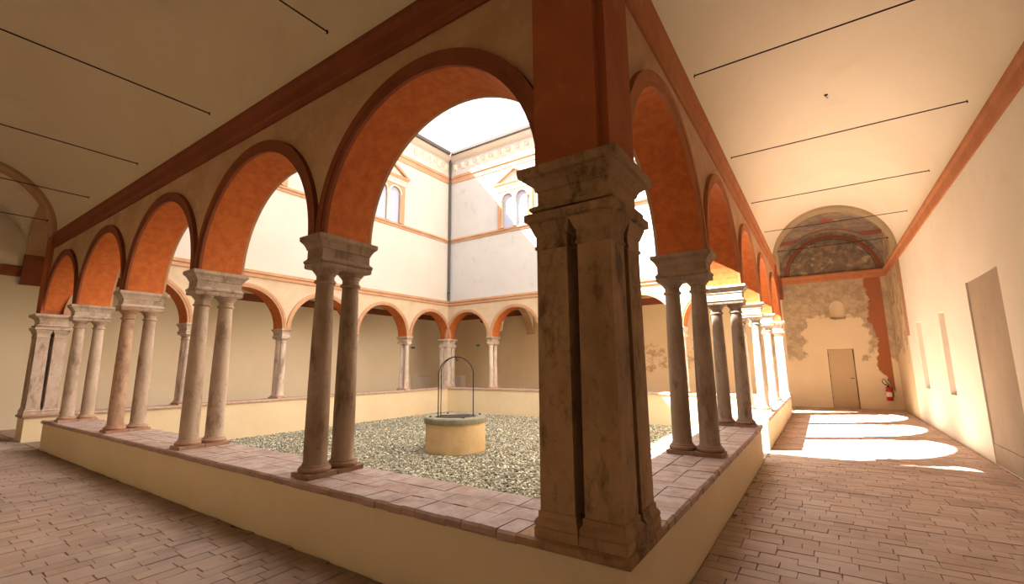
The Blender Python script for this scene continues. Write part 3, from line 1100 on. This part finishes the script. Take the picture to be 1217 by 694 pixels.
# ------------------------------------------------------------------ corner piers
def make_pier(mat):
    root = empty('corner_pier', (0, 0, 0))
    cx, cy = .05, -.045
    D = .147
    for sx in (-1, 1):
        for sy in (-1, 1):
            x, y = cx + sx * D, cy + sy * D
            m = MB()
            m.rect([(.145, .145, 0), (.145, .145, .055), (.139, .139, .06), (.144, .144, .07), (.144, .144, .09), (.138, .138, .10), (.126, .126, .115), (.126, .126, .145), (.115, .115, .15)], x, y)
            m.build('base', mat, root)
            m = MB()
            m.rect([(.116, .116, .15), (.113, .113, 1.0), (.110, .110, 1.76)], x, y)
            m.build('shaft', mat, root)
            m = MB()
            m.rect([(.110, .110, 1.76), (.120, .120, 1.765), (.120, .120, 1.785), (.113, .113, 1.79), (.113, .113, 1.85), (.120, .120, 1.86), (.146, .146, 1.93), (.146, .146, 1.94)], x, y)
            m.build('capital', mat, root)
    m = MB()
    m.rect([(.293, .293, 1.94), (.318, .318, 1.95), (.318, .318, 2.0), (.300, .300, 2.005)], cx, cy)
    m.build('abacus', mat, root)
    m = MB()
    m.rect([(.258, .258, 2.005), (.258, .258, 2.022), (.288, .288, 2.026), (.294, .294, 2.04), (.288, .288, 2.055), (.262, .262, 2.062), (.250, .250, 2.075), (.250, .250, 2.165), (.262, .262, 2.17),
            (.266, .266, 2.19), (.280, .280, 2.215), (.305, .305, 2.235), (.325, .325, 2.242), (.325, .325, 2.252), (.347, .347, 2.256), (.352, .352, 2.275), (.352, .352, 2.313)], cx, cy)
    m.build('entablature', mat, root)
    return root
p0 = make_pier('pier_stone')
p1 = make_pier('stone')
PL = ['massive dark stone corner pier of four clustered shafts on the brick-topped corner', 'pale sunlit clustered pier in front of the frescoed bay',
      'pale clustered stone pier below the downpipe', 'clustered stone pier with dark slit, beside the free end of the left parapet']
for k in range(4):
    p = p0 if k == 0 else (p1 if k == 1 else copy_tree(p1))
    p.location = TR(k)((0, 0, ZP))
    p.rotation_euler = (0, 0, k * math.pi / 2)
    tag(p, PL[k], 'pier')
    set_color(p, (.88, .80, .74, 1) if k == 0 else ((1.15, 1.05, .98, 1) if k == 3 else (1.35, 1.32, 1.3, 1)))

# ------------------------------------------------------------------ iron tie rods
ORD5 = ['first', 'second', 'third', 'fourth']
ZR = 5.17
for k in range(4):
    T = TR(k)
    yo = outer(k)
    r_ = (-.25 - yo) / 2
    yc = (yo - .25) / 2
    hh = r_ * math.sqrt(1 - ((ZR - ZC) / R1) ** 2) + .01
    ph = ['left gallery', 'fresco gallery', 'gallery behind the well', 'gallery under the cream facade'][k]
    for i in range(5):
        x = [-2.8, -5.6, -8.4, -11.2, -13.98][i] if k == 0 else [-13.98 + 13.98, -2.8, -5.6, -8.4, -11.2][i]
        if k > 1 and x in (0,):
            continue
        root = empty('tie_rod', T((x, yc, ZR)), k * math.pi / 2)
        m = MB()
        zoff = -.0
        h2 = hh if abs(x) > .1 and abs(x) < 13.9 else hh - .12
        m.tube([(0, -h2, 0), (0, h2, 0)], .0085, 8)
        m.build('bar', 'iron', root)
        for s in (-1, 1):
            m = MB()
            m.rect([(.013, .01, -.02), (.013, .01, .02)], 0, s * (h2 - .008))
            m.build('anchor_plate', 'iron', root)
        if (k == 0 and i == 4) or (k == 1 and i == 0):
            lab = 'black iron tie rod under the arch at the end of the ' + ph
        else:
            n_ = i if k == 0 else 4 - i
            lab = 'black iron tie rod at %s column pair, vault of the %s' % (ORD5[n_] if k < 2 else ORD5[n_], ph)
        tag(root, lab, 'tie rod', 'iron tie rods across the vaults')

# ------------------------------------------------------------------ well
wx, wy = -6.72, 6.34
well = empty('well', (wx, wy, G - .02), math.radians(41))
m = MB()
m.lathe([(.76, 0), (.765, .05), (.76, .70), (.60, .70), (.60, .35)], seg=48, caps=False)
m.build('drum', 'well_drum', well, smooth=40)
NS = 8
for i in range(NS):
    m = MB()
    rings = []
    for j in range(7):
        t = 2 * math.pi * (i + (j / 6) * .985 + .0075) / NS
        rings.append([(q * math.cos(t), q * math.sin(t), z) for q, z in ((.56, .70), (.79, .70), (.80, .72), (.80, .82), (.775, .85), (.58, .85), (.56, .83))])
    m.loft(rings)
    o = m.build('rim_stone', 'well_rim', well, smooth=35)
    g = random.uniform(.9, 1.15)
    o.color = (g, g, g, 1)
m = MB()
m.lathe([(.57, .79), (.57, .82), (.55, .83)], seg=40)
m.build('cover', 'grate', well)
m = MB()
for i in range(5):
    yy = -.36 + .18 * i
    L = math.sqrt(.53 ** 2 - yy ** 2)
    m.box(-L, L, yy - .018, yy + .018, .828, .842)
m.build('cover_bars', 'iron', well)
def hoop(dy, dr, z0=.84):
    hw, zt = .45 + dr, 1.90 + dr
    pts = [(-hw, dy, z0)]
    for i in range(25):
        t = math.pi - math.pi * i / 24
        pts.append((hw * math.cos(t), dy, zt + hw * 1.02 * math.sin(t)))
    pts.append((hw, dy, z0))
    return pts
m = MB()
m.tube(hoop(0, 0), .014, 8)
m.build('hoop', 'iron', well, smooth=60)
m = MB()
pts = [(-.38, -.10, .84), (-.38, -.10, 1.4)]
for i in range(12):
    u = i / 11
    t = math.pi - math.pi * .46 * u
    rr_ = .38 + .07 * u
    pts.append((rr_ * math.cos(t), -.10 * (1 - u), 1.90 + rr_ * 1.02 * math.sin(t)))
m.tube(pts, .011, 8)
m.build('stay_rod', 'iron', well, smooth=60)
m = MB()
m.tube([(0, 0, 2.36), (0, 0, 2.28), (.02, 0, 2.25), (.045, 0, 2.27), (.04, 0, 2.29)], .012, 6)
m.build('hook', 'iron', well)
for a in (.3, 1.9, 3.4, 5.0):
    m = MB()
    m.rect([(.03, .05, .84), (.025, .045, .875)], .66 * math.cos(a), .66 * math.sin(a))
    m.build('clamp', 'iron', well)
tag(well, 'round ochre well with stone rim and tall iron hoop on the gravel', 'well')

# ------------------------------------------------------------------ door, extinguisher, boxes, signs
d = empty('door_1', (1.82, YN + .05, 0))
d['kind'] = 'structure'
m = MB()
m.box(-.365, .345, -.02, .02, .012, 2.03)
m.build('door_leaf', 'door_paint', d)
m = MB()
m.tube([(.30, -.02, 1.02), (.30, -.065, 1.02), (.20, -.065, 1.02)], .010, 8)
m.build('door_handle', 'iron', d)
for z in (.3, 1.05, 1.8):
    m = MB()
    m.lathe([(.008, z), (.008, z + .1)], -.368, -.02, 8)
    m.build('hinge', 'iron', d)
tag(d, 'flush ochre door in the frescoed end wall', 'door')

e = empty('fire_extinguisher', (3.0, YN - .10, .30))
m = MB()
m.lathe([(.0, 0), (.07, 0), (.082, .02), (.082, .36), (.070, .405), (.035, .43), (.022, .44)], seg=24)
body = m.build('cylinder', 'ext_red', e, smooth=40)
m = MB()
m.lathe([(.0832, .13), (.0832, .29)], seg=24, caps=False)
m.build('label', 'label_white', body)
m = MB()
m.lathe([(.024, .44), (.028, .45), (.028, .48), (.018, .50)], seg=14)
m.box(-.09, .02, -.012, .012, .50, .512)
m.box(-.08, .02, -.012, .012, .53, .542)
m.build('valve', 'ext_black', e)
m = MB()
m.tube([(0, -.02, .47), (-.06, -.03, .52), (-.12, -.03, .56), (-.15, -.02, .63), (-.12, -.02, .70), (-.07, -.02, .70), (-.04, -.03, .62), (.02, -.05, .54), (.08, -.06, .44), (.10, -.05, .25), (.10, -.04, .12)], .012, 8)
m.build('hose', 'ext_black', e, smooth=60)
m = MB()
m.box(-.06, .06, .08, .10, .2, .45)
m.box(-.09, .09, .06, .10, .22, .24)
m.build('bracket', 'ext_black', e)
tag(e, 'red fire extinguisher with black hose hung beside the door', 'extinguisher')

def lowbox(loc, hx, hy, h, label):
    r_ = empty('plastered_box', loc)
    m = MB(); m.rect([(hx, hy, 0), (hx, hy, h - .05)]); m.build('body', 'white_box', r_)
    m = MB(); m.rect([(hx + .02, hy + .02, h - .05), (hx + .02, hy + .02, h)]); m.build('top_slab', 'white_box', r_)
    tag(r_, label, 'box')
lowbox((-16.88, 15.1, -.014), .2, .55, 1.07, 'low white plastered box against the wall behind the shaded facade arcade')
lowbox((-15.8, 16.88, -.014), .38, .2, 1.07, 'low white plastered box against the wall behind the downpipe corner')
def exit_sign(loc, rz, label):
    r_ = empty('exit_sign', loc, rz)
    m = MB(); m.rect([(.15, .02, -.06), (.15, .02, .06)]); m.build('case', 'label_white', r_)
    m = MB(); m.rect([(.135, .004, -.05), (.135, .004, .05)], 0, -.022); m.build('face', 'sign_green', r_)
    tag(r_, label, 'sign')
exit_sign((-17.07, 14.6, 2.58), math.pi / 2, 'small green sign on the cream wall left of the downpipe corner')
exit_sign((-14.5, 17.07, 2.70), 0, 'small green sign on the cream wall right of the downpipe corner')

hk = empty('ceiling_hook', (1.80, 6.60, 6.352))
m = MB(); m.lathe([(.03, 0), (.03, -.01), (.012, -.015)], seg=12); m.build('plate', 'iron', hk)
m = MB(); m.tube([(0, 0, -.01), (0, 0, -.05), (.015, 0, -.065), (.03, 0, -.05)], .006, 6); m.build('hook', 'iron', hk)
tag(hk, 'small dark hook in the crown of the sunlit barrel vault', 'hook')
